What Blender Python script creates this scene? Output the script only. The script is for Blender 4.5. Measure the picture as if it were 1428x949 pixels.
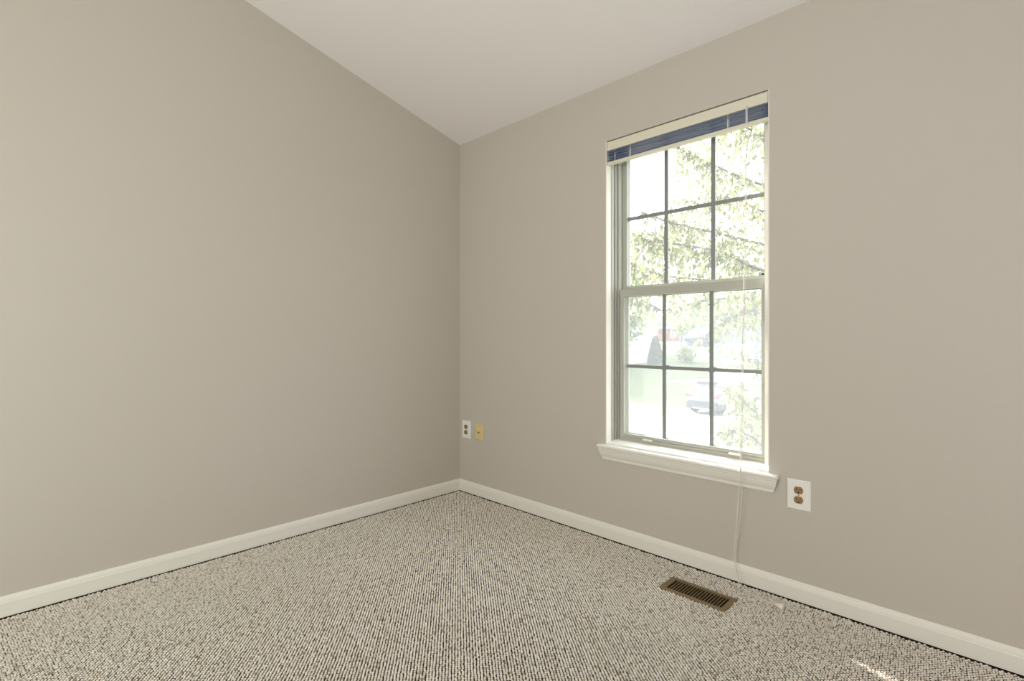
import bpy, bmesh, math, random
from mathutils import Vector, Matrix

for o in list(bpy.data.objects):
    bpy.data.objects.remove(o)
C = bpy.context.scene.collection
sc = bpy.context.scene
R = math.radians
rnd = random.Random(7)

# ------------------------------------------------------------------ camera, sky, sun, lights, exposure
CAM = Vector((2.765, -2.296, 1.081))
FOCAL = 704.0                      # pixels, for a 1428 x 949 frame
cam = bpy.data.objects.new('camera', bpy.data.cameras.new('camera'))
C.objects.link(cam)
cam.location = CAM
cam.rotation_euler = (R(90), 0, R(44.39))
cam.data.sensor_width = 36
cam.data.lens = FOCAL / 1428 * 36
cam.data.shift_y = -4.5 / 1428
cam.data.clip_start = 0.05
cam.data.clip_end = 2000
sc.camera = cam

world = bpy.data.worlds.new('sky')
sc.world = world
world.use_nodes = True
bgn = world.node_tree.nodes['Background']
bgn.inputs[0].default_value = (0.86, 0.93, 1.0, 1)
bgn.inputs[1].default_value = 4.7

SUN_DIR = Vector((1.285, -0.53, -1.0)).normalized()
sl = bpy.data.lights.new('sun', 'SUN')
sl.energy = 11
sl.angle = R(0.6)
sl.color = (1, 0.95, 0.86)
sun = bpy.data.objects.new('sun', sl)
C.objects.link(sun)
sun.rotation_euler = SUN_DIR.to_track_quat('-Z', 'Y').to_euler()


def area(name, loc, target, sx, sy, power, color):
    l = bpy.data.lights.new(name, 'AREA')
    l.shape = 'RECTANGLE'
    l.size, l.size_y, l.energy, l.color = sx, sy, power, color
    o = bpy.data.objects.new(name, l)
    C.objects.link(o)
    o.location = loc
    o.rotation_euler = (Vector(target) - Vector(loc)).to_track_quat('-Z', 'Y').to_euler()
    return o


area('rear_fill_light', (1.5, -3.75, 1.1), (0.3, -0.8, 1.2), 0.9, 1.9, 35, (0.985, 1.0, 0.92))  # added fill from behind the camera; the back wall has no doorway
area('right_fill_light', (3.95, -1.1, 0.9), (3.1, 0, 0.8), 0.8, 1.2, 8, (1.0, 0.95, 0.97))  # added area light out of view, brightens the right end of the wall
area('bounce_light', (2.75, -2.75, 1.55), (2.2, -1.3, 2.8), 0.5, 0.5, 19, (1.0, 0.97, 0.99))

sc.view_settings.view_transform = 'Standard'
sc.view_settings.look = 'None'
sc.view_settings.exposure = 0.07
sc.view_settings.gamma = 1.0
sc.view_settings.use_curve_mapping = False
sc.cycles.use_denoising = True
sc.cycles.max_bounces = 10
sc.cycles.diffuse_bounces = 6
sc.cycles.transparent_max_bounces = 24
sc.cycles.sample_clamp_indirect = 6.0


# ------------------------------------------------------------------ materials
def srgb(r, g, b):
    f = lambda c: (c / 255 / 12.92) if c / 255 <= 0.04045 else ((c / 255 + 0.055) / 1.055) ** 2.4
    return (f(r), f(g), f(b), 1)


def mat(name, col, rough=0.6, spec=0.3, metal=0.0, bump=0.0, bscale=60, vary=0.0, vscale=5):
    m = bpy.data.materials.new(name)
    m.use_nodes = True
    nt = m.node_tree
    p = nt.nodes['Principled BSDF']
    p.inputs['Base Color'].default_value = col
    p.inputs['Roughness'].default_value = rough
    p.inputs['Specular IOR Level'].default_value = spec
    p.inputs['Metallic'].default_value = metal
    tc = nt.nodes.new('ShaderNodeTexCoord')
    if bump:
        n = nt.nodes.new('ShaderNodeTexNoise')
        n.inputs['Scale'].default_value = bscale
        n.inputs['Detail'].default_value = 3
        nt.links.new(tc.outputs['Object'], n.inputs['Vector'])
        b = nt.nodes.new('ShaderNodeBump')
        b.inputs['Strength'].default_value = bump
        b.inputs['Distance'].default_value = 0.002
        nt.links.new(n.outputs['Fac'], b.inputs['Height'])
        nt.links.new(b.outputs['Normal'], p.inputs['Normal'])
    if vary:
        n = nt.nodes.new('ShaderNodeTexNoise')
        n.inputs['Scale'].default_value = vscale
        n.inputs['Detail'].default_value = 5
        nt.links.new(tc.outputs['Object'], n.inputs['Vector'])
        r = nt.nodes.new('ShaderNodeValToRGB')
        r.color_ramp.elements[0].position = 0.3
        r.color_ramp.elements[1].position = 0.7
        r.color_ramp.elements[0].color = tuple(c * (1 - vary) for c in col[:3]) + (1,)
        r.color_ramp.elements[1].color = tuple(min(1, c * (1 + vary)) for c in col[:3]) + (1,)
        nt.links.new(n.outputs['Fac'], r.inputs[0])
        nt.links.new(r.outputs[0], p.inputs['Base Color'])
    return m


def glass_mat(name, veil, veil_col=(0.9, 0.93, 1, 1), gloss=0.03):
    """clear pane or fine screen: transparent, a little gloss, a veil for glare haze on panes or thread scatter on screens"""
    m = bpy.data.materials.new(name)
    m.use_nodes = True
    nt = m.node_tree
    nt.nodes.remove(nt.nodes['Principled BSDF'])
    out = nt.nodes['Material Output']
    tr = nt.nodes.new('ShaderNodeBsdfTransparent')
    tl = nt.nodes.new('ShaderNodeBsdfTranslucent')
    tl.inputs['Color'].default_value = veil_col
    gl = nt.nodes.new('ShaderNodeBsdfGlossy')
    gl.inputs['Roughness'].default_value = 0.02
    m1 = nt.nodes.new('ShaderNodeMixShader')
    m1.inputs[0].default_value = veil
    nt.links.new(tr.outputs[0], m1.inputs[1])
    nt.links.new(tl.outputs[0], m1.inputs[2])
    m2 = nt.nodes.new('ShaderNodeMixShader')
    m2.inputs[0].default_value = gloss
    nt.links.new(m1.outputs[0], m2.inputs[1])
    nt.links.new(gl.outputs[0], m2.inputs[2])
    nt.links.new(m2.outputs[0], out.inputs['Surface'])
    return m


def leaf_mat(name, c1, c2, c3, trans=0.55):
    m = bpy.data.materials.new(name)
    m.use_nodes = True
    nt = m.node_tree
    nt.nodes.remove(nt.nodes['Principled BSDF'])
    out = nt.nodes['Material Output']
    geo = nt.nodes.new('ShaderNodeNewGeometry')
    ramp = nt.nodes.new('ShaderNodeValToRGB')
    ramp.color_ramp.elements[0].color = c1
    ramp.color_ramp.elements[1].color = c3
    ramp.color_ramp.elements[1].position = 1.0
    e = ramp.color_ramp.elements.new(0.5)
    e.color = c2
    nt.links.new(geo.outputs['Random Per Island'], ramp.inputs[0])
    d = nt.nodes.new('ShaderNodeBsdfDiffuse')
    t = nt.nodes.new('ShaderNodeBsdfTranslucent')
    nt.links.new(ramp.outputs[0], d.inputs[0])
    nt.links.new(ramp.outputs[0], t.inputs[0])
    mx = nt.nodes.new('ShaderNodeMixShader')
    mx.inputs[0].default_value = trans
    nt.links.new(d.outputs[0], mx.inputs[1])
    nt.links.new(t.outputs[0], mx.inputs[2])
    nt.links.new(mx.outputs[0], out.inputs['Surface'])
    return m


def loop_mat():
    """wool loop: yarn colour differs from loop to loop"""
    m = bpy.data.materials.new('berber_loop')
    m.use_nodes = True
    nt = m.node_tree
    p = nt.nodes['Principled BSDF']
    p.inputs['Roughness'].default_value = 0.95
    p.inputs['Specular IOR Level'].default_value = 0.05
    oi = nt.nodes.new('ShaderNodeObjectInfo')
    ramp = nt.nodes.new('ShaderNodeValToRGB')
    cr = ramp.color_ramp
    cr.elements[0].position = 0.0
    cr.elements[0].color = srgb(186, 175, 157)
    cr.elements[1].position = 1.0
    cr.elements[1].color = srgb(246, 241, 232)
    for pos, c in ((0.03, srgb(192, 181, 164)), (0.10, srgb(224, 217, 204)), (0.6, srgb(240, 234, 223))):
        e = cr.elements.new(pos)
        e.color = c
    nt.links.new(oi.outputs['Random'], ramp.inputs[0])
    nt.links.new(ramp.outputs[0], p.inputs['Base Color'])
    return m


def lawn_mat():
    return mat('lawn_grass', srgb(102, 105, 80), 0.95, 0.1, vary=0.18, vscale=1.3, bump=0.6, bscale=40)


M = dict(
    wall=mat('greige_wall_paint', srgb(200, 194, 184), 0.75, 0.2, bump=0.12, bscale=240),
    ceiling=mat('white_ceiling_paint', srgb(240, 237, 235), 0.85, 0.1, bump=0.1, bscale=200),
    trim=mat('white_trim_paint', srgb(236, 234, 226), 0.4, 0.4),
    reveal=mat('white_reveal_paint', srgb(238, 235, 224), 0.55, 0.3),
    frame=mat('almond_window_metal', srgb(182, 183, 172), 0.4, 0.4),
    grille=mat('grey_window_grille', srgb(140, 145, 144), 0.45, 0.4),
    gasket=mat('black_gasket', srgb(40, 42, 40), 0.7),
    glass=glass_mat('window_glass', 0.045),  # veil washes the view out like glare, put into the pane itself
    screen=glass_mat('insect_screen', 0.055, (0.85, 0.88, 0.9, 1), 0.0),
    backing=mat('brown_carpet_backing', srgb(66, 53, 42), 0.95, 0.05, bump=0.5, bscale=300),
    loop=loop_mat(),
    plate=mat('white_plate_plastic', srgb(240, 240, 234), 0.35, 0.45),
    brown=mat('tan_receptacle_plastic', srgb(156, 122, 78), 0.35, 0.45),
    olive=mat('olive_receptacle_plastic', srgb(140, 130, 92), 0.35, 0.45),
    brass=mat('yellow_plate_plastic', srgb(226, 206, 142), 0.4, 0.45),
    dark=mat('dark_slot', srgb(24, 20, 16), 0.8, 0.1),
    steel=mat('screw_steel', srgb(170, 168, 158), 0.35, 0.5, 0.8),
    bronze=mat('bronze_register_enamel', srgb(122, 104, 70), 0.45, 0.4),
    duct=mat('dark_duct', srgb(20, 17, 14), 0.9, 0.05),
    slat=mat('shade_blue_slat', srgb(116, 127, 164), 0.4, 0.5),  # blue-grey puts backlit shade and sky tint into the slat colour
    headrail=mat('cream_headrail', srgb(226, 223, 203), 0.45, 0.4),
    cord=mat('white_cord', srgb(232, 229, 220), 0.7, 0.2),
    tassel=mat('ivory_tassel', srgb(242, 236, 216), 0.5, 0.3),
    lawn=lawn_mat(),
    concrete=mat('pale_concrete', srgb(205, 202, 194), 0.9, 0.1, vary=0.06, vscale=0.8),
    bark=mat('grey_bark', srgb(112, 101, 90), 0.9, 0.1, bump=0.6, bscale=30),
    leaf=leaf_mat('pale_green_leaf', srgb(112, 123, 82), srgb(174, 178, 130), srgb(206, 200, 162)),
    farleaf=leaf_mat('mid_green_leaf', srgb(112, 125, 88), srgb(138, 148, 106), srgb(166, 170, 130)),
    conifer=leaf_mat('grey_green_needles', srgb(56, 68, 54), srgb(74, 86, 66), srgb(92, 102, 80), 0.2),
    siding=mat('white_siding', srgb(236, 234, 228), 0.7, 0.2),
    bluesiding=mat('pale_blue_siding', srgb(122, 128, 145), 0.7, 0.2),
    brick=mat('red_brick', srgb(130, 90, 83), 0.85, 0.1, vary=0.15, vscale=6),
    shingle=mat('grey_shingle', srgb(84, 88, 98), 0.9, 0.1, vary=0.12, vscale=4),
    shadewall=mat('shaded_house_wall', srgb(84, 86, 92), 0.7, 0.2),  # shade under the eave is put into this wall colour
    winglass=mat('house_window_glass', srgb(92, 100, 116), 0.15, 0.6),
    carpaint=mat('silver_car_paint', srgb(110, 110, 117), 0.4, 0.25, 0.0),
    carglass=mat('car_glass', srgb(44, 48, 56), 0.25, 0.2),
    cladding=mat('dark_car_cladding', srgb(62, 64, 70), 0.55, 0.3),
    tyre=mat('tyre_rubber', srgb(36, 36, 38), 0.8, 0.2),
    alloy=mat('alloy_wheel', srgb(172, 174, 178), 0.35, 0.5, 0.6),
    redlamp=mat('red_tail_lamp', srgb(170, 66, 62), 0.25, 0.6),
    numberplate=mat('white_number_plate', srgb(150, 150, 152), 0.5, 0.3),
)


# ------------------------------------------------------------------ mesh helpers
class MB:
    def __init__(self):
        self.v, self.f = [], []

    def add(self, vs, fs):
        n = len(self.v)
        self.v += [tuple(v) for v in vs]
        self.f += [tuple(i + n for i in f) for f in fs]
        return self

    def box(self, x0, x1, y0, y1, z0, z1):
        vs = [(x, y, z) for x in (x0, x1) for y in (y0, y1) for z in (z0, z1)]
        return self.add(vs, [(0, 1, 3, 2), (4, 6, 7, 5), (0, 4, 5, 1), (2, 3, 7, 6), (0, 2, 6, 4), (1, 5, 7, 3)])

    def prism(self, poly, axis, a, b):
        """polygon of (p, q) extruded along axis: x -> (y, z), y -> (x, z), z -> (x, y)"""
        def mk(p, q, t):
            return {'x': (t, p, q), 'y': (p, t, q), 'z': (p, q, t)}[axis]
        n = len(poly)
        fa = (lambda i: a) if not callable(a) else a
        fb = (lambda i: b) if not callable(b) else b
        vs = [mk(p, q, fa(i)) for i, (p, q) in enumerate(poly)] + [mk(p, q, fb(i)) for i, (p, q) in enumerate(poly)]
        fs = [tuple(range(n))[::-1], tuple(range(n, 2 * n))]
        fs += [(i, (i + 1) % n, n + (i + 1) % n, n + i) for i in range(n)]
        return self.add(vs, fs)

    def tube(self, pts, r, seg=6, taper=None):
        pts = [Vector(p) for p in pts]
        rings = []
        for i, p in enumerate(pts):
            t = (pts[min(i + 1, len(pts) - 1)] - pts[max(i - 1, 0)]).normalized()
            s = t.cross(Vector((0, 0, 1)))
            if s.length < 1e-3:
                s = t.cross(Vector((0, 1, 0)))
            s.normalize()
            u = s.cross(t)
            rr = r if taper is None else r + (taper - r) * i / (len(pts) - 1)
            rings.append([p + s * math.cos(2 * math.pi * k / seg) * rr + u * math.sin(2 * math.pi * k / seg) * rr for k in range(seg)])
        vs = [v for ring in rings for v in ring]
        fs = []
        for i in range(len(rings) - 1):
            for k in range(seg):
                a, b = i * seg + k, i * seg + (k + 1) % seg
                fs.append((a, b, b + seg, a + seg))
        fs.append(tuple(range(seg))[::-1])
        fs.append(tuple(range(len(vs) - seg, len(vs))))
        return self.add(vs, fs)

    def lathe(self, prof, c, axis='z', seg=20):
        """profile of (radius, height) about c"""
        vs, fs = [], []
        for (r, h) in prof:
            for k in range(seg):
                a = 2 * math.pi * k / seg
                p, q = r * math.cos(a), r * math.sin(a)
                d = {'z': (p, q, h), 'y': (p, h, q), 'x': (h, p, q)}[axis]
                vs.append(tuple(c[i] + d[i] for i in range(3)))
        for i in range(len(prof) - 1):
            for k in range(seg):
                a, b = i * seg + k, i * seg + (k + 1) % seg
                fs.append((a, b, b + seg, a + seg))
        fs.append(tuple(range(seg))[::-1])
        fs.append(tuple(range((len(prof) - 1) * seg, len(prof) * seg)))
        return self.add(vs, fs)

    def build(self, name, m, parent=None, bevel=0, smooth=False, recalc=True):
        me = bpy.data.meshes.new(name)
        me.from_pydata(self.v, [], self.f)
        if recalc:
            bm = bmesh.new()
            bm.from_mesh(me)
            bmesh.ops.recalc_face_normals(bm, faces=bm.faces)
            bm.to_mesh(me)
            bm.free()
        me.materials.append(m)
        if smooth:
            for p in me.polygons:
                p.use_smooth = True
        o = bpy.data.objects.new(name, me)
        C.objects.link(o)
        if parent:
            o.parent = parent
        if bevel:
            b = o.modifiers.new('edge', 'BEVEL')
            b.width = bevel
            b.segments = 3
            b.limit_method = 'ANGLE'
            b.angle_limit = R(40)
            w = o.modifiers.new('shade', 'WEIGHTED_NORMAL')
            for p in me.polygons:
                p.use_smooth = True
        return o


def tag(o, label=None, cat=None, group=None, kind=None):
    if label: o['label'] = label
    if cat: o['category'] = cat
    if group: o['group'] = group
    if kind: o['kind'] = kind
    return o


def empty(name, loc=(0, 0, 0), rz=0):
    o = bpy.data.objects.new(name, None)
    o.empty_display_size = 0.1
    C.objects.link(o)
    o.location = loc
    o.rotation_euler = (0, 0, rz)
    return o


def struct(o, label, cat):
    return tag(o, label, cat, None, 'structure')


F2, R2 = (-.6996, .7147), (.7147, .6996)


def at(px, py, Z):
    """point at distance Z along the view axis on the line of sight px, py"""
    u, v = (px - 714) / FOCAL, (470 - py) / FOCAL
    return Vector((CAM.x + Z * (F2[0] + u * R2[0]), CAM.y + Z * (F2[1] + u * R2[1]), CAM.z + Z * v))


def proj(p):
    d = p - CAM
    Z = d.x * F2[0] + d.y * F2[1]
    r = d.x * R2[0] + d.y * R2[1]
    return 714 + FOCAL * r / Z, 470 - FOCAL * d.z / Z


# ------------------------------------------------------------------ room shell
OX0, OX1, OZ0, OZ1 = 1.224, 2.046, 0.49, 2.134      # window opening
WT = 0.18                                           # wall thickness
XR, YB, HC, SL = 4.1, -4.3, 2.44, 0.25

struct(MB().box(-.1, XR + .1, YB - .1, .1, -.12, 0).build('floor', M['backing']), 'floor under the beige berber carpet', 'floor')
w = MB()
w.box(-.2, OX0, 0, WT, -.3, HC + .1)
w.box(OX1, XR + .2, 0, WT, -.3, HC + .1)
w.box(OX0, OX1, 0, WT, -.3, OZ0)
w.box(OX0, OX1, 0, WT, OZ1, HC + .1)
struct(w.build('wall_window', M['wall']), 'greige painted wall holding the window', 'wall')
poly = [(0.0, -.1), (0.0, HC), (YB, HC - SL * YB), (YB, -.1)]
struct(MB().prism(poly, 'x', -.2, 0).build('wall_left', M['wall']), 'plain greige wall left of the corner under the sloping ceiling', 'wall')
struct(MB().prism(poly, 'x', XR, XR + .2).build('wall_right', M['wall']), 'plain greige wall to the right of the camera', 'wall')
struct(MB().box(-.2, XR + .2, YB - .2, YB, -.1, 3.7).build('wall_back', M['wall']), 'plain greige wall behind the camera', 'wall')
cp = [(WT, HC - SL * WT), (YB - .2, HC - SL * (YB - .2)), (YB - .2, HC - SL * (YB - .2) + .15), (WT, HC - SL * WT + .15)]
struct(MB().prism(cp, 'x', -.2, XR + .2).build('ceiling', M['ceiling']), 'white vaulted ceiling sloping down to the window wall', 'ceiling')

# baseboards: flat face, bead, sloped top; mitred at the corner
bp = [(0, .0068), (.014, .0068), (.0145, .06), (.0125, .0635), (.0125, .067), (.0105, .074), (.006, .081), (.0035, .0835), (0, .0835)]
bl = MB().prism([(p, q) for p, q in bp], 'y', lambda i: YB, lambda i: -bp[i][0])
struct(bl.build('baseboard_left', M['trim']), 'white baseboard along the left wall', 'baseboard')
bw = MB().prism([(-p, q) for p, q in bp], 'x', lambda i: bp[i][0], lambda i: XR)
struct(bw.build('baseboard_window', M['trim']), 'white baseboard along the window wall', 'baseboard')

# reveal lining of the opening
rv = MB()
rv.box(OX0, OX0 + .004, .0, .072, OZ0 + .02, OZ1)
rv.box(OX1 - .004, OX1, .0, .072, OZ0 + .02, OZ1)
rv.box(OX0 + .004, OX1 - .004, .045, .072, OZ1 - .006, OZ1)
struct(rv.build('trim_1', M['reveal']), 'white painted reveal lining of the window opening', 'trim')

# stool (inner sill) with horns and a rounded nose, sloping sub sill behind it
st = MB()
prof = [(-.030, .489), (-.0325, .4925), (-.0335, .4965), (-.0325, .501), (-.030, .5045), (-.027, .506), (0, .506), (0, .489)]
st.prism(prof, 'x', 1.187, 2.0865)
st.box(OX0, OX1, -.001, .09, .489, .506)
struct(st.build('trim_2', M['trim']), 'white window stool with rounded nose and horns', 'trim')
ss = MB().prism([(.004, .5055), (.006, .513), (.085, .524), (.16, .53), (.16, .5055)], 'x', OX0 + .004, OX1 - .004)
struct(ss.build('trim_3', M['trim']), 'white sloping sub sill behind the window stool', 'trim')
ap = MB()
aprof = [(0, .424), (-.006, .4245), (-.009, .429), (-.010, .440), (-.0135, .446), (-.018, .456), (-.022, .470), (-.023, .478), (-.026, .481), (-.026, .489), (0, .489)]
ins = [.026 + p for p, q in aprof]
ap.prism(aprof, 'x', lambda i: 1.190 + ins[i], lambda i: 2.084 - ins[i])
struct(ap.build('trim_4', M['trim']), 'white moulded apron under the window stool', 'trim')

# ------------------------------------------------------------------ window
win = struct(empty('window_1', (1.635, .1, .5)), 'white double hung window with grilles', 'window')


def wpart(mb, name, m, parent=win, **k):
    o = mb.build(name, m, None, **k)
    o.parent = parent
    o.matrix_parent_inverse = Matrix.Translation(-Vector(win.location)) if parent is win else Matrix.Identity(4)
    return o


fr = MB()
for side in (0, 1):
    X = (lambda d: OX0 + d) if side == 0 else (lambda d: OX1 - d)
    def bx(d0, d1, y0, y1, z0=.506, z1=OZ1):
        a, b = sorted((X(d0), X(d1)))
        fr.box(a, b, y0, y1, z0, z1)
    bx(.000, .010, .046, .064)            # inner stop
    bx(.000, .004, .064, .165)            # liner
    bx(.000, .0155, .0725, .080)          # first ridge
    bx(.000, .012, .086, .092)
    bx(.000, .022, .128, .134)            # parting ridge
    bx(.000, .018, .162, .175)            # outer ridge
    if side == 1:
        bx(.000, .040, .072, .126)
        bx(.000, .034, .126, .175)
    else:
        bx(.000, .024, .094, .126)
fr.box(OX0, OX1, .072, .175, OZ1 - .03, OZ1)
fr.box(OX0, OX1, .126, .175, .525, .545)
wpart(fr, 'window_frame', M['frame'])
wpart(MB().box(OX1 - .0405, OX1 - .001, .0705, .1255, .507, OZ1 - .031), 'jamb_cover', M['trim'])


def frame_ring(mb, x0, x1, z0, z1, sl, sr, sb, stp, y0, y1):
    mb.box(x0, x0 + sl, y0, y1, z0, z1)
    mb.box(x1 - sr, x1, y0, y1, z0, z1)
    mb.box(x0 + sl, x1 - sr, y0, y1, z0, z0 + sb)
    mb.box(x0 + sl, x1 - sr, y0, y1, z1 - stp, z1)


# lower sash: stiles, rails, sloped glazing bead, grille, pane
lo = MB()
frame_ring(lo, 1.2555, 2.0055, .524, 1.340, .0245, .020, .036, .039, .090, .125)
# glazing bead on the left and the stepped bottom rail
lo.prism([(1.279, .100), (1.279, .125), (1.293, .125), (1.293, .116)], 'z', .55, 1.31)
lo.prism([(.100, .558), (.125, .558), (.125, .5665), (.114, .5665)], 'x', 1.27, 1.99)
lo.box(1.262, 2.0, .086, .092, .549, .5545)
lo.box(1.262, 2.0, .0845, .092, .536, .541)
lsash = wpart(lo, 'lower_sash', M['frame'])
lsash['label'] = 'lower sash'
gk = MB()
frame_ring(gk, 1.2795, 1.986, .5595, 1.302, .003, .0015, .0015, .0025, .1185, .1245)
gk.build('gasket', M['gasket'], lsash)
g = MB()
for x in (1.5082, 1.7532):
    g.box(x - .0092, x + .0092, .106, .114, .562, 1.304)
    g.box(x - .013, x + .013, .1045, .112, 1.232, 1.240) if x > 1.6 else None
g.box(1.281, 1.986, .107, .1135, .9165, .9335)
for x in (1.5082, 1.7532):
    g.box(x - .0115, x + .0115, .105, .115, .912, .938)
    g.box(x + .008, x + .026, .1055, .1145, .926, .9375)
g.build('grille', M['grille'], lsash)
MB().box(1.278, 1.988, .116, .1175, .558, 1.305).build('pane', M['glass'], lsash)
for x0, x1 in ((1.402, 1.454), (1.845, 1.899)):
    lt = MB().prism([(.092, .5365), (.080, .538), (.0745, .5455), (.076, .548), (.092, .5475)], 'x', x0, x1)
    lt.build('lift_tab', M['trim'], lsash)
# upper sash
up = MB()
frame_ring(up, 1.2485, 2.010, 1.300, 2.10, .0275, .026, .0605, .04, .128, .160)
up.prism([(1.2755, .136), (1.2755, .16), (1.281, .16), (1.281, .150)], 'z', 1.36, 2.06)
up.prism([(.1265, 1.345), (.1265, 1.3495), (.131, 1.3525), (.131, 1.345)], 'x', 1.262, 2.0)
usash = wpart(up, 'upper_sash', M['frame'])
usash['label'] = 'upper sash'
gk = MB()
frame_ring(gk, 1.2758, 1.9842, 1.360, 2.061, .004, .003, .0015, .002, .1475, .156)
gk.box(1.9745, 1.984, .124, .130, 1.3625, 1.3705)
gk.build('gasket', M['gasket'], usash)
g = MB()
for x in (1.503, 1.749):
    g.box(x - .0100, x + .0100, .136, .144, 1.359, 2.062)
g.box(1.277, 1.984, .137, .1435, 1.7195, 1.7385)
g.build('grille', M['grille'], usash)
MB().box(1.274, 1.986, .146, .1475, 1.357, 2.063).build('pane', M['glass'], usash)
# insect screen on the outside of the lower half
scf = MB()
frame_ring(scf, 1.232, 2.034, .53, 1.34, .016, .016, .016, .016, .166, .174)
scr = wpart(scf, 'insect_screen', M['frame'])
MB().box(1.246, 2.02, .1695, .1702, .545, 1.325).build('mesh', M['screen'], scr)

# ------------------------------------------------------------------ mini blind drawn up under the head of the window
blind = tag(empty('mini_blind', (1.635, .02, 2.13)), 'raised mini blind with cream headrail and slats coloured blue for shade in the window top', 'blind')


def bpart(mb, name, m, parent=blind, **k):
    o = mb.build(name, m, parent, **k)
    if parent is blind:
        o.matrix_parent_inverse = Matrix.Translation(-Vector(blind.location))
    return o


hr = MB()
hr.box(OX0 + .0075, OX1 - .0065, .003, .040, 2.0825, 2.1290)
hrail = bpart(hr, 'headrail', M['headrail'], bevel=.0015)
for x in (OX0 + .0065, OX1 - .0105):
    bpart(MB().box(x, x + .004, .0015, .041, 2.0815, 2.1295), 'end_cap', M['headrail'])
slm = MB()
nsl = 8
for i in range(nsl):
    z = 2.0250 + i * .0077
    y0 = .006 + rnd.uniform(-.0015, .0015)
    tilt = rnd.uniform(-.001, .001)
    lip = (.0008, .0024, .0012, .003)[i % 4]
    vs, fs = [], []
    N = 24
    a1, a2, ph = rnd.uniform(.0003, .0009), rnd.uniform(.0002, .0006), rnd.uniform(0, 6)
    for k in range(N + 1):
        x = OX0 + .006 + (OX1 - OX0 - .012) * k / N
        dz = a1 * math.sin(ph + k * .5) + a2 * math.sin(ph * 2 + k * 1.1)
        for (yy, zz) in ((0, 0), (.007, .0012), (.0125, .0016), (.018, .0012), (.025, 0)):
            vs.append((x, y0 + yy, z + zz + dz + tilt * (yy / .025)))
        for (yy, zz) in ((.025, -.0006), (.0125, .001), (0, -lip)):
            vs.append((x, y0 + yy, z + zz + dz + tilt * (yy / .025)))
    for k in range(N):
        for j in range(8):
            a, b = k * 8 + j, k * 8 + (j + 1) % 8
            fs.append((a, b, b + 8, a + 8))
    fs += [tuple(range(8)), tuple(range(N * 8, N * 8 + 8))]
    slm.add(vs, fs)
bpart(slm, 'slats', M['slat'])
bpart(MB().box(OX0 + .006, OX1 - .006, .004, .031, 2.0075, 2.0215), 'bottom_rail', M['headrail'], bevel=.002)
for x, n in ((1.281, 1), (1.3685, 2), (1.870, 2), (1.953, 1)):
    ld = MB()
    for k in range(n):
        ld.tube([(x + k * .006, .002, 2.084), (x + k * .006 + .001, .0015, 2.05), (x + k * .006 - .001, .002, 2.012)], .0014)
    ld.tube([(x - .001, .0025, 2.016), (x + n * .006 - .004, .0025, 2.010)], .0028)
    bpart(ld, 'ladder_cord', M['cord'])


def smooth_path(pts, n=8):
    pts = [Vector(p) for p in pts]
    out = []
    for i in range(len(pts) - 1):
        p0, p1, p2, p3 = pts[max(i - 1, 0)], pts[i], pts[i + 1], pts[min(i + 2, len(pts) - 1)]
        for k in range(n):
            t = k / n
            out.append(.5 * ((2 * p1) + (p2 - p0) * t + (2 * p0 - 5 * p1 + 4 * p2 - p3) * t * t + (3 * p1 - p0 - 3 * p2 + p3) * t ** 3))
    out.append(pts[-1])
    return out


cordpts = [(1.953, -.006, 2.09), (1.9525, -.008, 1.80), (1.944, -.012, 1.25), (1.9405, -.026, .75), (1.939, -.0375, .52),
           (1.9385, -.0385, .495), (1.936, -.037, .44), (1.926, -.034, .30), (1.9145, -.029, .17), (1.911, -.027, .10), (1.9185, -.030, .045)]
floorpts = [(1.936, -.042, .016), (1.962, -.066, .0085), (1.998, -.083, .008), (2.045, -.100, .008), (2.085, -.112, .009), (2.106, -.117, .012)]
pc = bpart(MB().tube(smooth_path(cordpts + floorpts), .0018), 'pull_cord', M['cord'], smooth=True)
c2 = [(x + .006 + (.008 if z < .46 and z > .2 else 0), y - .001, z) for x, y, z in cordpts[:-1]] + [(1.933, -.029, .05), (1.948, -.043, .010), (1.985, -.073, .008), (2.04, -.093, .008), (2.10, -.114, .012)]
MB().tube(smooth_path(c2), .0013).build('cord_strand', M['cord'], pc, smooth=True)
MB().lathe([(.001, .012), (.0035, .009), (.0042, .0), (.0035, -.009), (.001, -.013)], (1.942, -.0395, .505)).build('cord_stop', M['cord'], pc, smooth=True)
ts = MB().lathe([(.002, -.016), (.0045, -.014), (.0075, -.004), (.0100, .008), (.0108, .014), (.0085, .017), (.002, .0175)], (0, 0, 0), 'x')
to = ts.build('tassel', M['tassel'], pc, smooth=True)
to.matrix_parent_inverse = Matrix.Identity(4)
to.location = (2.1195, -.1205, .0150)
to.rotation_euler = (0, 0, R(-14))

# ------------------------------------------------------------------ wall plates
def plate_poly(w, h, y0, y1, x, z):
    mb = MB()
    a, b = w / 2, h / 2
    c = .004
    vs = [(x - a, y0, z - b), (x + a, y0, z - b), (x + a, y0, z + b), (x - a, y0, z + b),
          (x - a, y0 + (y1 - y0) * .45, z - b), (x + a, y0 + (y1 - y0) * .45, z - b), (x + a, y0 + (y1 - y0) * .45, z + b), (x - a, y0 + (y1 - y0) * .45, z + b),
          (x - a + c, y1, z - b + c), (x + a - c, y1, z - b + c), (x + a - c, y1, z + b - c), (x - a + c, y1, z + b - c)]
    fs = [(0, 1, 2, 3), (8, 9, 10, 11)]
    for k in (0, 4):
        fs += [(k + i, k + (i + 1) % 4, k + 4 + (i + 1) % 4, k + 4 + i) for i in range(4)]
    return mb.add(vs, fs)


def receptacle(cz):
    pts = []
    for k in range(32):
        a = 2 * math.pi * k / 32
        px, pz = .0172 * math.cos(a), max(-.0143, min(.0143, .0172 * math.sin(a)))
        pts.append((px, cz + pz))
    return pts


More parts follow.
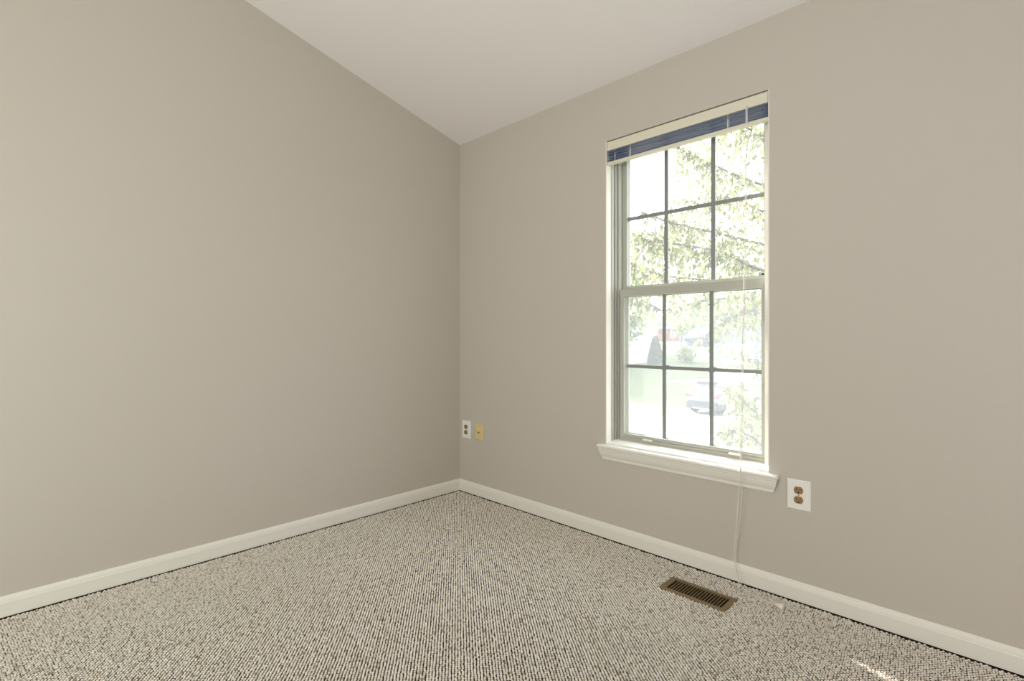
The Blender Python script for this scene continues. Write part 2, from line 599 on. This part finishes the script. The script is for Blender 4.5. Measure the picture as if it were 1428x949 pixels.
def outlet(x, z, m, label):
    t = tag(empty('wall_outlet', (x, 0, z)), label, 'outlet', 'duplex outlets on the window wall')
    plate_poly(.0875, .1225, 0, -.0065, 0, 0).build('cover_plate', M['plate'], t)
    MB().lathe([(.0032, -.0062), (.0034, -.0075), (.002, -.0082)], (0, 0, 0), 'y', 12).build('screw', M['steel'], t, smooth=False)
    for cz in (.0196, -.0196):
        r = MB().prism(receptacle(cz), 'y', -.006, -.0095).build('receptacle', m, t)
        s = MB()
        s.box(-.0078, -.0056, -.0098, -.0090, cz - .001, cz + .0075)
        s.box(.0056, .0076, -.0098, -.0090, cz - .000, cz + .0068)
        hole = [(.0030 * math.cos(a), cz - .0078 + .0030 * math.sin(a)) for a in [k * math.pi / 8 for k in range(9)]]
        hole += [(-.0030, cz - .0105), (.0030, cz - .0105)]
        s.prism(hole, 'y', -.0098, -.0090)
        s.build('slots', M['dark'], r)
    return t


outlet(2.1597, .4375, M['brown'], 'white duplex outlet with tan sockets right of the window stool')
outlet(.0752, .4390, M['olive'], 'small white duplex outlet nearest the room corner')
t = tag(empty('cable_plate', (.209, 0, .4375)), 'yellowed cable jack wall plate beside the corner outlet', 'wall plate')
plate_poly(.0655, .109, 0, -.0055, 0, 0).build('cover_plate', M['brass'], t)
for z in (.042, -.042):
    MB().lathe([(.0030, -.0053), (.0032, -.0066), (.0018, -.0072)], (0, 0, z), 'y', 12).build('screw', M['steel'], t)
MB().lathe([(.0075, -.005), (.0075, -.0075), (.0048, -.0078), (.0048, -.0135), (.0015, -.0136)], (-.003, 0, -.003), 'y', 14).build('jack', M['steel'], t)

# ------------------------------------------------------------------ floor register
vx0, vx1, vy0, vy1 = 1.6905, 1.9775, -.300, -.1625
t = tag(empty('floor_register', ((vx0 + vx1) / 2, (vy0 + vy1) / 2, 0)), 'bronze metal floor vent set in the carpet below the window', 'floor vent')
W, D = (vx1 - vx0) / 2, (vy1 - vy0) / 2
sx0, sx1, sy0, sy1 = -W + .0285, W - .0225, -D + .021, D - .023
f_ = MB()
z0, z1, z2 = .0005, .003, .0065
outer = [(-W, -D), (W, -D), (W, D), (-W, D)]
o2 = [(-W + .006, -D + .006), (W - .006, -D + .006), (W - .006, D - .006), (-W + .006, D - .006)]
inn = [(sx0, sy0), (sx1, sy0), (sx1, sy1), (sx0, sy1)]
vs = [(x, y, z0) for x, y in outer] + [(x, y, z1) for x, y in outer] + [(x, y, z2) for x, y in o2] + [(x, y, z2) for x, y in inn] + [(x, y, z0) for x, y in inn]
fs = []
for k in (0, 4, 8, 12):
    fs += [(k + i, k + (i + 1) % 4, k + 4 + (i + 1) % 4, k + 4 + i) for i in range(4)]
f_.add(vs, fs)
f_.build('face_frame', M['bronze'], t)
lv = MB()
n = 19
for i in range(1, n):
    x = sx0 + (sx1 - sx0) * i / n
    lv.prism([(x - .0013, .0056), (x + .0013, .0056), (x + .0013 + .001, .0012), (x - .0013 + .001, .0012)], 'y', sy0, sy1)
lv.build('louvers', M['bronze'], t)
MB().box(sx0 - .002, sx1 + .002, sy0 - .002, sy1 + .002, .0004, .0009).build('duct_opening', M['duct'], t)

# ------------------------------------------------------------------ carpet pile: small wool loops in diagonal rows
def carpet_pile():
    pitch, ang = .0102, R(50.5)
    ca, sa = math.cos(ang), math.sin(ang)
    pts = []
    n_ = int(4.6 / pitch)
    for i in range(-n_, n_):
        for j in range(-n_, n_):
            x = (i * ca - j * sa) * pitch + 1.8 + rnd.uniform(-.0011, .0011)
            y = (i * sa + j * ca) * pitch - 1.6 + rnd.uniform(-.0011, .0011)
            if not (.0185 < x < 3.6 and -3.0 < y < -.0185): continue
            if (x - CAM.x) * F2[0] + (y - CAM.y) * F2[1] < -.35: continue
            if vx0 + .001 < x < vx1 - .001 and vy0 + .001 < y < vy1 - .001: continue
            pts.append((x, y, .0))
    me = bpy.data.meshes.new('carpet_pile')
    me.from_pydata(pts, [], [])
    o = bpy.data.objects.new('carpet_pile', me)
    C.objects.link(o)
    tag(o, 'beige and tan looped wool carpet pile covering the floor', 'carpet', None, 'stuff')
    ng = bpy.data.node_groups.new('loop_pile', 'GeometryNodeTree')
    ng.interface.new_socket('Geometry', in_out='INPUT', socket_type='NodeSocketGeometry')
    ng.interface.new_socket('Geometry', in_out='OUTPUT', socket_type='NodeSocketGeometry')
    N = ng.nodes.new
    gi, go = N('NodeGroupInput'), N('NodeGroupOutput')
    ico = N('GeometryNodeMeshIcoSphere')
    ico.inputs['Radius'].default_value = .0047
    ico.inputs['Subdivisions'].default_value = 2
    tf = N('GeometryNodeTransform')
    tf.inputs['Translation'].default_value = (0, 0, .0018)
    tf.inputs['Scale'].default_value = (.93, .84, .80)
    sm_ = N('GeometryNodeSetShadeSmooth')
    smt = N('GeometryNodeSetMaterial')
    smt.inputs['Material'].default_value = M['loop']
    iop = N('GeometryNodeInstanceOnPoints')
    rr = N('FunctionNodeRandomValue')
    rr.data_type = 'FLOAT_VECTOR'
    rr.inputs[0].default_value = (-.25, -.25, ang - .55)
    rr.inputs[1].default_value = (.25, .25, ang + .55)
    rs = N('FunctionNodeRandomValue')
    rs.data_type = 'FLOAT_VECTOR'
    rs.inputs[0].default_value = (.88, .86, .8)
    rs.inputs[1].default_value = (1.06, 1.06, 1.1)
    rs.inputs['Seed'].default_value = 3
    L = ng.links.new
    L(ico.outputs['Mesh'], tf.inputs['Geometry'])
    L(tf.outputs[0], sm_.inputs[0])
    L(sm_.outputs[0], smt.inputs[0])
    L(gi.outputs[0], iop.inputs['Points'])
    L(smt.outputs[0], iop.inputs['Instance'])
    L(rr.outputs[0], iop.inputs['Rotation'])
    L(rs.outputs[0], iop.inputs['Scale'])
    L(iop.outputs[0], go.inputs[0])
    o.modifiers.new('pile', 'NODES').node_group = ng
    me.materials.append(M['loop'])
    print('loops', len(pts))


carpet_pile()

# ------------------------------------------------------------------ outdoors
GZ = -2.75


def gz(y):
    if y < 27: return GZ
    if y < 57: return GZ + (y - 27) * .108
    return GZ + 30 * .108 - min((y - 57) * .006, 1.0)


def strip(name, m, poly, lift, label, cat):
    """ground patch: polygon subdivided along y and draped on the terrain"""
    bm = bmesh.new()
    f = bm.faces.new([bm.verts.new((x, y, 0)) for x, y in poly])
    ys = [p[1] for p in poly]
    cuts = [27, 57] + [min(ys) + (max(ys) - min(ys)) * k / 6 for k in range(1, 6)]
    for c in cuts:
        bmesh.ops.bisect_plane(bm, geom=bm.verts[:] + bm.edges[:] + bm.faces[:], plane_co=(0, c, 0), plane_no=(0, 1, 0))
    for v in bm.verts:
        v.co.z = gz(v.co.y) + lift
    bmesh.ops.recalc_face_normals(bm, faces=bm.faces)
    me = bpy.data.meshes.new(name)
    bm.to_mesh(me)
    bm.free()
    me.materials.append(m)
    o = bpy.data.objects.new(name, me)
    C.objects.link(o)
    return struct(o, label, cat)


def gp(px, py):
    """ground point seen at px, py"""
    lo_, hi_ = 5.0, 400.0
    for _ in range(60):
        mid = (lo_ + hi_) / 2
        p = at(px, py, mid)
        if p.z > gz(p.y): lo_ = mid
        else: hi_ = mid
    return at(px, py, lo_)


strip('lawn', M['lawn'], [(-160, -40), (120, -40), (120, 300), (-160, 300)], 0, 'grass lawn rising away from the house', 'lawn')
drv = [gp(960, 569.5), gp(921, 581), gp(872, 575.5), gp(780, 562), gp(780, 640), gp(1150, 660), gp(1160, 560), gp(1070, 545)]
strip('driveway', M['concrete'], [(p.x, p.y) for p in drv], .03, 'pale concrete driveway under the parked car', 'driveway')
sw = [gp(918, 476.6), gp(1000, 480), gp(1000, 483), gp(918, 479.2)]
strip('sidewalk', M['concrete'], [(p.x, p.y) for p in sw], .04, 'narrow pale sidewalk crossing the far lawn', 'sidewalk')
sw = [gp(930, 489.5), gp(1000, 500), gp(1000, 504), gp(930, 491.5)]
strip('trace', M['concrete'], [(p.x, p.y) for p in sw], .04, 'pale strip put in as a sun stripe on the shaded lawn', 'trace')  # concrete strip stands for a stripe of sunlight on the grass
sw = [gp(996, 517), gp(1080, 517), gp(1080, 537), gp(996, 534)]
strip('street', M['concrete'], [(p.x, p.y) for p in sw], .05, 'pale street beyond the car', 'street')


def house(name, px0, px1, pyb, Z, depth, hwall, hroof, wallm, roofm, label, gable=False, openings=(), turn=0):
    a, b = at(px0, pyb, Z), at(px1, pyb, Z)
    zb = min(gz(a.y), gz(b.y), a.z) - .1
    d = b - a
    d.z = 0
    L_ = d.length
    t_ = tag(empty(name, (a.x, a.y, zb), math.atan2(d.y, d.x) + turn), label, 'house')
    MB().box(0, L_, 0, depth, 0, hwall).build('walls', wallm, t_)
    rf = MB()
    e = .35
    if gable:
        rf.prism([(-e, hwall - .1), (L_ / 2, hwall + hroof), (L_ + e, hwall - .1), (L_ + e, hwall + .1), (L_ / 2, hwall + hroof + .25), (-e, hwall + .1)], 'y', -e, depth + e)
        MB().prism([(0, hwall), (L_, hwall), (L_ / 2, hwall + hroof)], 'y', 0, .15).build('gable', wallm, t_)
    else:
        rf.prism([(-e, hwall - .1), (depth / 2, hwall + hroof), (depth + e, hwall - .1), (depth + e, hwall + .1), (depth / 2, hwall + hroof + .25), (-e, hwall + .1)], 'x', -e, L_ + e)
        MB().box(-e, L_ + e, -e - .1, -e, hwall - .12, hwall + .1).build('gutter', M['siding'], t_)
    rf.build('roof', roofm, t_)
    for (x0, x1, z0, z1, nm, m) in openings:
        q = MB()
        frame_ring(q, x0 * L_ - .08, x1 * L_ + .08, z0 - .08, z1 + .08, .1, .1, .1, .1, -.06, .0)
        w_ = q.build('window_trim' if nm == 'window' else 'door_trim', M['siding'], t_)
        MB().box(x0 * L_, x1 * L_, -.03, .02, z0, z1).build('pane' if nm == 'window' else nm, m, w_)
    return t_


house('white_house', 790, 915, 504, 47.5, 9, 5.6, 2.2, M['siding'], M['shingle'], 'tall white sided house behind the pointed conifer', True,
      ((.2, .32, 3.4, 4.8, 'window', M['winglass']), (.55, .67, 3.4, 4.8, 'window', M['winglass']), (.2, .32, .8, 2.2, 'window', M['winglass'])))
house('brick_house', 917, 947, 476, 92, 7, 2.6, 1.6, M['brick'], M['shingle'], 'small red brick house beyond the far sidewalk', False,
      ((.62, .75, .9, 1.9, 'window', M['winglass']),))
house('grey_roofed_house', 955, 1004, 476, 100, 8, 2.1, 2.0, M['shadewall'], M['shingle'], 'low house with grey roof, white gutter and walls coloured for shade', False,
      ((.2, .34, .6, 1.6, 'window', M['winglass']),))
house('blue_house', 1003, 1085, 515, 42.5, 8, 2.7, 1.9, M['bluesiding'], M['shingle'], 'pale blue sided house with garage door behind the tree', True,
      ((.08, .56, .05, 2.15, 'garage_door', M['siding']), (.68, .84, .9, 2.0, 'window', M['winglass'])))


# leaves -------------------------------------------------------------
def leaf(mb, p, d, ln, wd, nrm):
    d = d.normalized()
    s = d.cross(nrm)
    if s.length < 1e-3: s = d.cross(Vector((1, 0, 0)))
    s.normalize()
    n_ = s.cross(d)
    a = p
    vs = [a, a + d * ln * .35 + s * wd * .5 + n_ * wd * .12, a + d * ln * .7 + s * wd * .38 + n_ * wd * .1, a + d * ln - n_ * ln * .08,
          a + d * ln * .7 - s * wd * .38 + n_ * wd * .1, a + d * ln * .35 - s * wd * .5 + n_ * wd * .12, a + d * ln * .5]
    mb.add(vs, [(0, 1, 6), (1, 2, 6), (2, 3, 6), (3, 4, 6), (4, 5, 6), (5, 0, 6)])


def rv3():
    while True:
        v = Vector((rnd.uniform(-1, 1), rnd.uniform(-1, 1), rnd.uniform(-1, 1)))
        if .05 < v.length < 1: return v.normalized()


DENS = [  # px0, px1, py0, py1, density
    (998, 1080, 150, 282, .75), (960, 998, 195, 300, .7), (940, 962, 200, 240, .65), (932, 962, 240, 292, .3),
    (926, 998, 292, 392, .8), (998, 1080, 282, 392, .95), (870, 926, 318, 392, .6), (870, 926, 292, 318, .12),
    (870, 926, 405, 432, .25), (885, 926, 432, 462, .3), (926, 990, 405, 452, .85), (990, 1080, 405, 470, .9), (1000, 1080, 470, 500, .4),
    (968, 992, 470, 498, .3), (1040, 1080, 500, 540, .5), (1012, 1080, 530, 628, .85), (995, 1012, 588, 628, .6), (962, 970, 532, 542, .4)]


def density(px, py):
    if px > 1080: return .25
    for x0, x1, y0, y1, d in DENS:
        if x0 <= px < x1 and y0 <= py < y1: return d
    return 0


tree = tag(empty('leafy_tree', (2.05, 5.7, GZ)), 'pale green leafy tree with thin branches just outside the window', 'tree')
tloc = Vector(tree.location)


def tpart(mb, name, m, root, **k):
    o = mb.build(name, m, root, **k)
    o.matrix_parent_inverse = Matrix.Translation(-Vector(root.location))
    return o


tpart(MB().tube([(2.05, 5.7, GZ), (2.02, 5.68, -1), (2.06, 5.72, 1), (2.0, 5.65, 3), (1.95, 5.6, 5.2)], .13, 10, .03), 'trunk', M['bark'], tree, smooth=True)
guides = [
    [(1200, 430, 6.0), (1110, 392, 5.8), (1050, 372, 5.6), (1010, 352, 5.5), (975, 345, 5.4), (932, 338, 5.3), (905, 331, 5.2), (874, 323, 5.1)],
    [(1200, 380, 6.2), (1080, 345, 6.0), (1000, 325, 5.8), (960, 316, 5.6), (930, 309, 5.5), (913, 302, 5.4), (893, 296, 5.3)],
    [(1200, 290, 6.4), (1110, 218, 6.2), (1070, 192, 6.0), (1045, 180, 5.9), (1012, 172, 5.8), (970, 190, 5.6)],
    [(1200, 340, 6.1), (1090, 270, 6.0), (1040, 250, 5.8), (1000, 232, 5.6), (965, 215, 5.5), (945, 206, 5.4)],
    [(1200, 520, 6.4), (1110, 455, 6.2), (1060, 432, 6.0), (1020, 442, 5.9), (992, 462, 5.8), (975, 478, 5.8)],
    [(1200, 440, 6.3), (1090, 418, 6.2), (1060, 402, 6.1), (1000, 392, 5.9), (940, 386, 5.7), (905, 378, 5.5), (878, 368, 5.4)],
    [(1200, 480, 6.6), (1080, 425, 6.5), (1040, 415, 6.3), (980, 420, 6.1), (930, 432, 6.0), (900, 428, 5.9), (884, 420, 5.8)],
    [(1200, 660, 6.0), (1100, 610, 5.9), (1060, 580, 5.8), (1032, 555, 5.7), (1014, 542, 5.6), (970, 536, 5.6)],
    [(1200, 690, 5.8), (1090, 640, 5.7), (1050, 610, 5.6), (1025, 600, 5.5), (1000, 604, 5.5)],
    [(1200, 600, 6.5), (1100, 540, 6.4), (1070, 520, 6.3), (1045, 500, 6.2), (1010, 488, 6.2)],
    [(1200, 320, 6.6), (1080, 300, 6.5), (1020, 275, 6.4), (985, 285, 6.3), (955, 280, 6.2)],
    [(1200, 230, 6.7), (1085, 140, 6.5), (1050, 150, 6.4), (1010, 160, 6.3)],
]
lm, tw, br = MB(), MB(), MB()
for gi, gd in enumerate(guides):
    pts = [at(*q) for q in gd]
    s0 = Vector((2.02, 5.67, pts[0].z - .35))
    trace = smooth_path([s0] + pts, 5)
    br.tube(trace, .024, 6, .0035)
    vis = trace[5:]
    for i in range(len(vis)):
        for _ in range(9):
            st_ = vis[i] + rv3() * .03
            d = (rv3() + Vector((-.35, 0, -.25))).normalized()
            ln = rnd.uniform(.18, .5)
            mid = st_ + d * ln * .5 + Vector((0, 0, .02))
            end = st_ + d * ln + Vector((0, 0, -.08 * ln / .3))
            kept = []
            nl = int(ln / .045)
            for k in range(1, nl + 1):
                s_ = k / nl
                q = (st_ * (1 - s_) ** 2 + mid * 2 * s_ * (1 - s_) + end * s_ * s_)
                px, py = proj(q)
                if rnd.random() < density(px, py) * .8:
                    kept.append((q, s_))
            if not kept: continue
            smax = max(s for _, s in kept)
            tp = [st_ * (1 - s_) ** 2 + mid * 2 * s_ * (1 - s_) + end * s_ * s_ for s_ in (0, smax / 2, smax)]
            tw.tube(tp, .0028, 4, .0014)
            for q, s_ in kept:
                ld_ = (d * .5 + rv3() * .8 + Vector((0, 0, -.9)))
                leaf(lm, q, ld_, rnd.uniform(.055, .085), rnd.uniform(.026, .042), (rv3() + Vector((0, -.6, .2))).normalized())
tpart(br, 'branches', M['bark'], tree, smooth=True)
tpart(tw, 'twigs', M['bark'], tree)
tpart(lm, 'foliage', M['leaf'], tree, recalc=False)
print('tree leaves', len(lm.f) // 6)


def far_tree(name, base, hgt, rad, nleaf, m, label, cat, trunk_h=1.0, cone=False, size=.25):
    t_ = tag(empty(name, base), label, cat)
    MB().tube([(0, 0, -.1), (.05, 0, hgt * .4), (0, .03, hgt * .8)], max(.05, hgt * .02), 7, .03).build('trunk', M['bark'], t_, smooth=True)
    mb = MB()
    for _ in range(nleaf):
        if cone:
            s_ = rnd.random() ** .6
            a = rnd.uniform(0, 2 * math.pi)
            zz = hgt * (1 - s_) if s_ > .0 else hgt
            prof_ = rad * (1 - zz / hgt) ** .55 * rnd.uniform(.8, 1.0)
            p = Vector((prof_ * math.cos(a), prof_ * math.sin(a), zz))
            dd = Vector((math.cos(a) * .5, math.sin(a) * .5, 1))
        else:
            v = rv3() * (rnd.random() ** .4)
            p = Vector((v.x * rad, v.y * rad, trunk_h + (hgt - trunk_h) * (.5 + .5 * v.z)))
            dd = rv3() + Vector((0, 0, -.5))
        leaf(mb, p, dd, size * rnd.uniform(.7, 1.2), size * .6, rv3())
    mb.build('foliage', m, t_, recalc=False)
    return t_


p = gp(914, 508)
far_tree('conifer', p, 2.55, .72, 2600, M['conifer'], 'dark pointed conifer standing before the white house', 'tree', 0, True, .17)
p = gp(950, 482)
far_tree('young_tree', p, 3.4, 1.1, 500, M['farleaf'], 'young tree with thin trunk on the far lawn', 'tree', 1.0, False, .3)
p = at(985, 477, 72)
far_tree('broad_tree', (p.x, p.y, gz(p.y)), 6.5, 3.6, 1500, M['farleaf'], 'broad green tree between the far houses', 'tree', 1.2, False, .42)
p = gp(957, 506)
far_tree('round_shrub', p, 1.6, .9, 700, M['farleaf'], 'rounded pale green shrub on the shaded lawn', 'shrub', .1, False, .2)
p = at(838, 515, 40)
far_tree('shade_tree', (p.x, p.y, gz(p.y)), 10.5, 3.8, 5200, M['farleaf'], 'tall full tree left of the white house', 'tree', 2.0, False, .5)

# ------------------------------------------------------------------ parked car: length along +y, rear at y = 0
cb = at(977, 578, 24.6)
car = tag(empty('parked_car', (cb.x, cb.y, GZ + .035), R(-8)), 'silver sport utility car parked on the driveway seen from behind', 'car')
HW = .92


def loft(mb, secs):
    """secs: list of rings (same count); caps at the ends"""
    n_ = len(secs[0])
    vs = [v for s_ in secs for v in s_]
    fs = []
    for i in range(len(secs) - 1):
        for k in range(n_):
            a, b = i * n_ + k, i * n_ + (k + 1) % n_
            fs.append((a, b, b + n_, a + n_))
    fs += [tuple(range(n_)), tuple(range(len(vs) - n_, len(vs)))]
    return mb.add(vs, fs)


def ring(y, w_, zb, zt, c=.12, top=1.0):
    wt = w_ * top
    return [(-w_ + c * .4, y, zb), (w_ - c * .4, y, zb), (w_, y, zb + c), (w_, y, zb + (zt - zb) * .65), (wt, y, zt - c * .4), (wt - c, y, zt),
            (-wt + c, y, zt), (-wt, y, zt - c * .4), (-w_, y, zb + (zt - zb) * .65), (-w_, y, zb + c)]


body = MB()
loft(body, [ring(.06, .80, .62, 1.00, .08, .96), ring(.14, .87, .5, 1.04, .1, .95), ring(.5, .92, .42, 1.06, .1, .93), ring(1.5, .93, .40, 1.05, .1, .93),
            ring(3.2, .93, .40, 1.04, .1, .93), ring(4.1, .90, .42, .98, .1, .92), ring(4.5, .82, .45, .85, .1, .9), ring(4.66, .70, .5, .72, .06, .9)])
body.build('body', M['carpaint'], car, bevel=.02)
cl = MB()
loft(cl, [ring(-.02, .74, .36, .64, .06, 1), ring(.06, .84, .30, .66, .06, 1), ring(.35, .935, .26, .56, .06, 1), ring(4.2, .93, .26, .48, .06, 1), ring(4.6, .78, .28, .5, .06, 1)])
cl.build('bumper', M['cladding'], car, bevel=.015)
cab = MB()
loft(cab, [ring(.20, .80, 1.00, 1.08, .05, .98), ring(.34, .80, 1.0, 1.40, .1, .86), ring(.55, .80, 1.0, 1.62, .12, .80), ring(1.2, .82, 1.0, 1.68, .12, .80),
           ring(2.3, .82, 1.0, 1.66, .12, .80), ring(2.9, .82, 1.0, 1.50, .1, .82), ring(3.6, .80, 1.0, 1.08, .05, .95)])
cab.build('cabin', M['carpaint'], car, bevel=.02)
rw = MB()
rw.add([(-.66, .215, 1.09), (.66, .215, 1.09), (.58, .43, 1.50), (-.58, .43, 1.50), (-.66, .30, 1.06), (.66, .30, 1.06), (.58, .5, 1.47), (-.58, .5, 1.47)],
       [(0, 1, 2, 3), (4, 7, 6, 5), (0, 4, 5, 1), (1, 5, 6, 2), (2, 6, 7, 3), (3, 7, 4, 0)])
rw.build('rear_window', M['carglass'], car)
for s in (1, -1):
    sw_ = MB()
    for (ya, yb, yc, yd) in ((.55, 1.35, 1.35, .75), (1.45, 2.3, 2.3, 1.45), (2.4, 3.25, 2.75, 2.4)):
        vs = [(s * .835, ya, 1.08), (s * .835, yb, 1.08), (s * .725, yc, 1.50), (s * .725, yd, 1.50)]
        vi = [(x - s * .06, y, z) for x, y, z in vs]
        sw_.add(vs + vi, [(0, 1, 2, 3), (4, 7, 6, 5), (0, 4, 5, 1), (1, 5, 6, 2), (2, 6, 7, 3), (3, 7, 4, 0)])
    sw_.build('side_window', M['carglass'], car)
    tl_ = MB().prism([(s * .50, .86), (s * .86, .84), (s * .90, .97), (s * .80, 1.03), (s * .50, .95)], 'y', .045, .30)
    tl_.build('tail_light', M['redlamp'], car, bevel=.012)
    MB().tube([(s * .62, .7, 1.665), (s * .64, .85, 1.73), (s * .65, 1.6, 1.745), (s * .64, 2.3, 1.72), (s * .62, 2.45, 1.66)], .02, 6).build('roof_rail', M['cladding'], car, smooth=True)
    MB().prism([(2.75, 1.05), (2.9, 1.04), (2.92, 1.17), (2.77, 1.19)], 'x', *sorted((s * .88, s * 1.08))).build('mirror', M['carpaint'], car, bevel=.02)
    for y in (.88, 3.68):
        wh = MB().lathe([(.22, -.11), (.33, -.11), (.355, -.07), (.355, .07), (.33, .11), (.22, .11)], (s * .84, y, .355), 'x', 24).build('wheel', M['tyre'], car)
        hb = MB().lathe([(.215, 0), (.21, s * .012), (.06, s * .02), (.05, s * .03)], (s * .945, y, .355), 'x', 20)
        hb.build('hub', M['alloy'], wh)
MB().box(-.26, .26, .03, .08, .70, .83).build('number_plate', M['numberplate'], car)
MB().prism([(.32, 1.60), (.62, 1.665), (.62, 1.69), (.30, 1.635)], 'x', -.60, .60).build('spoiler', M['carpaint'], car, bevel=.006)
MB().box(-.45, .45, .0, .08, .30, .36).build('skid_plate', M['alloy'], car, bevel=.01)
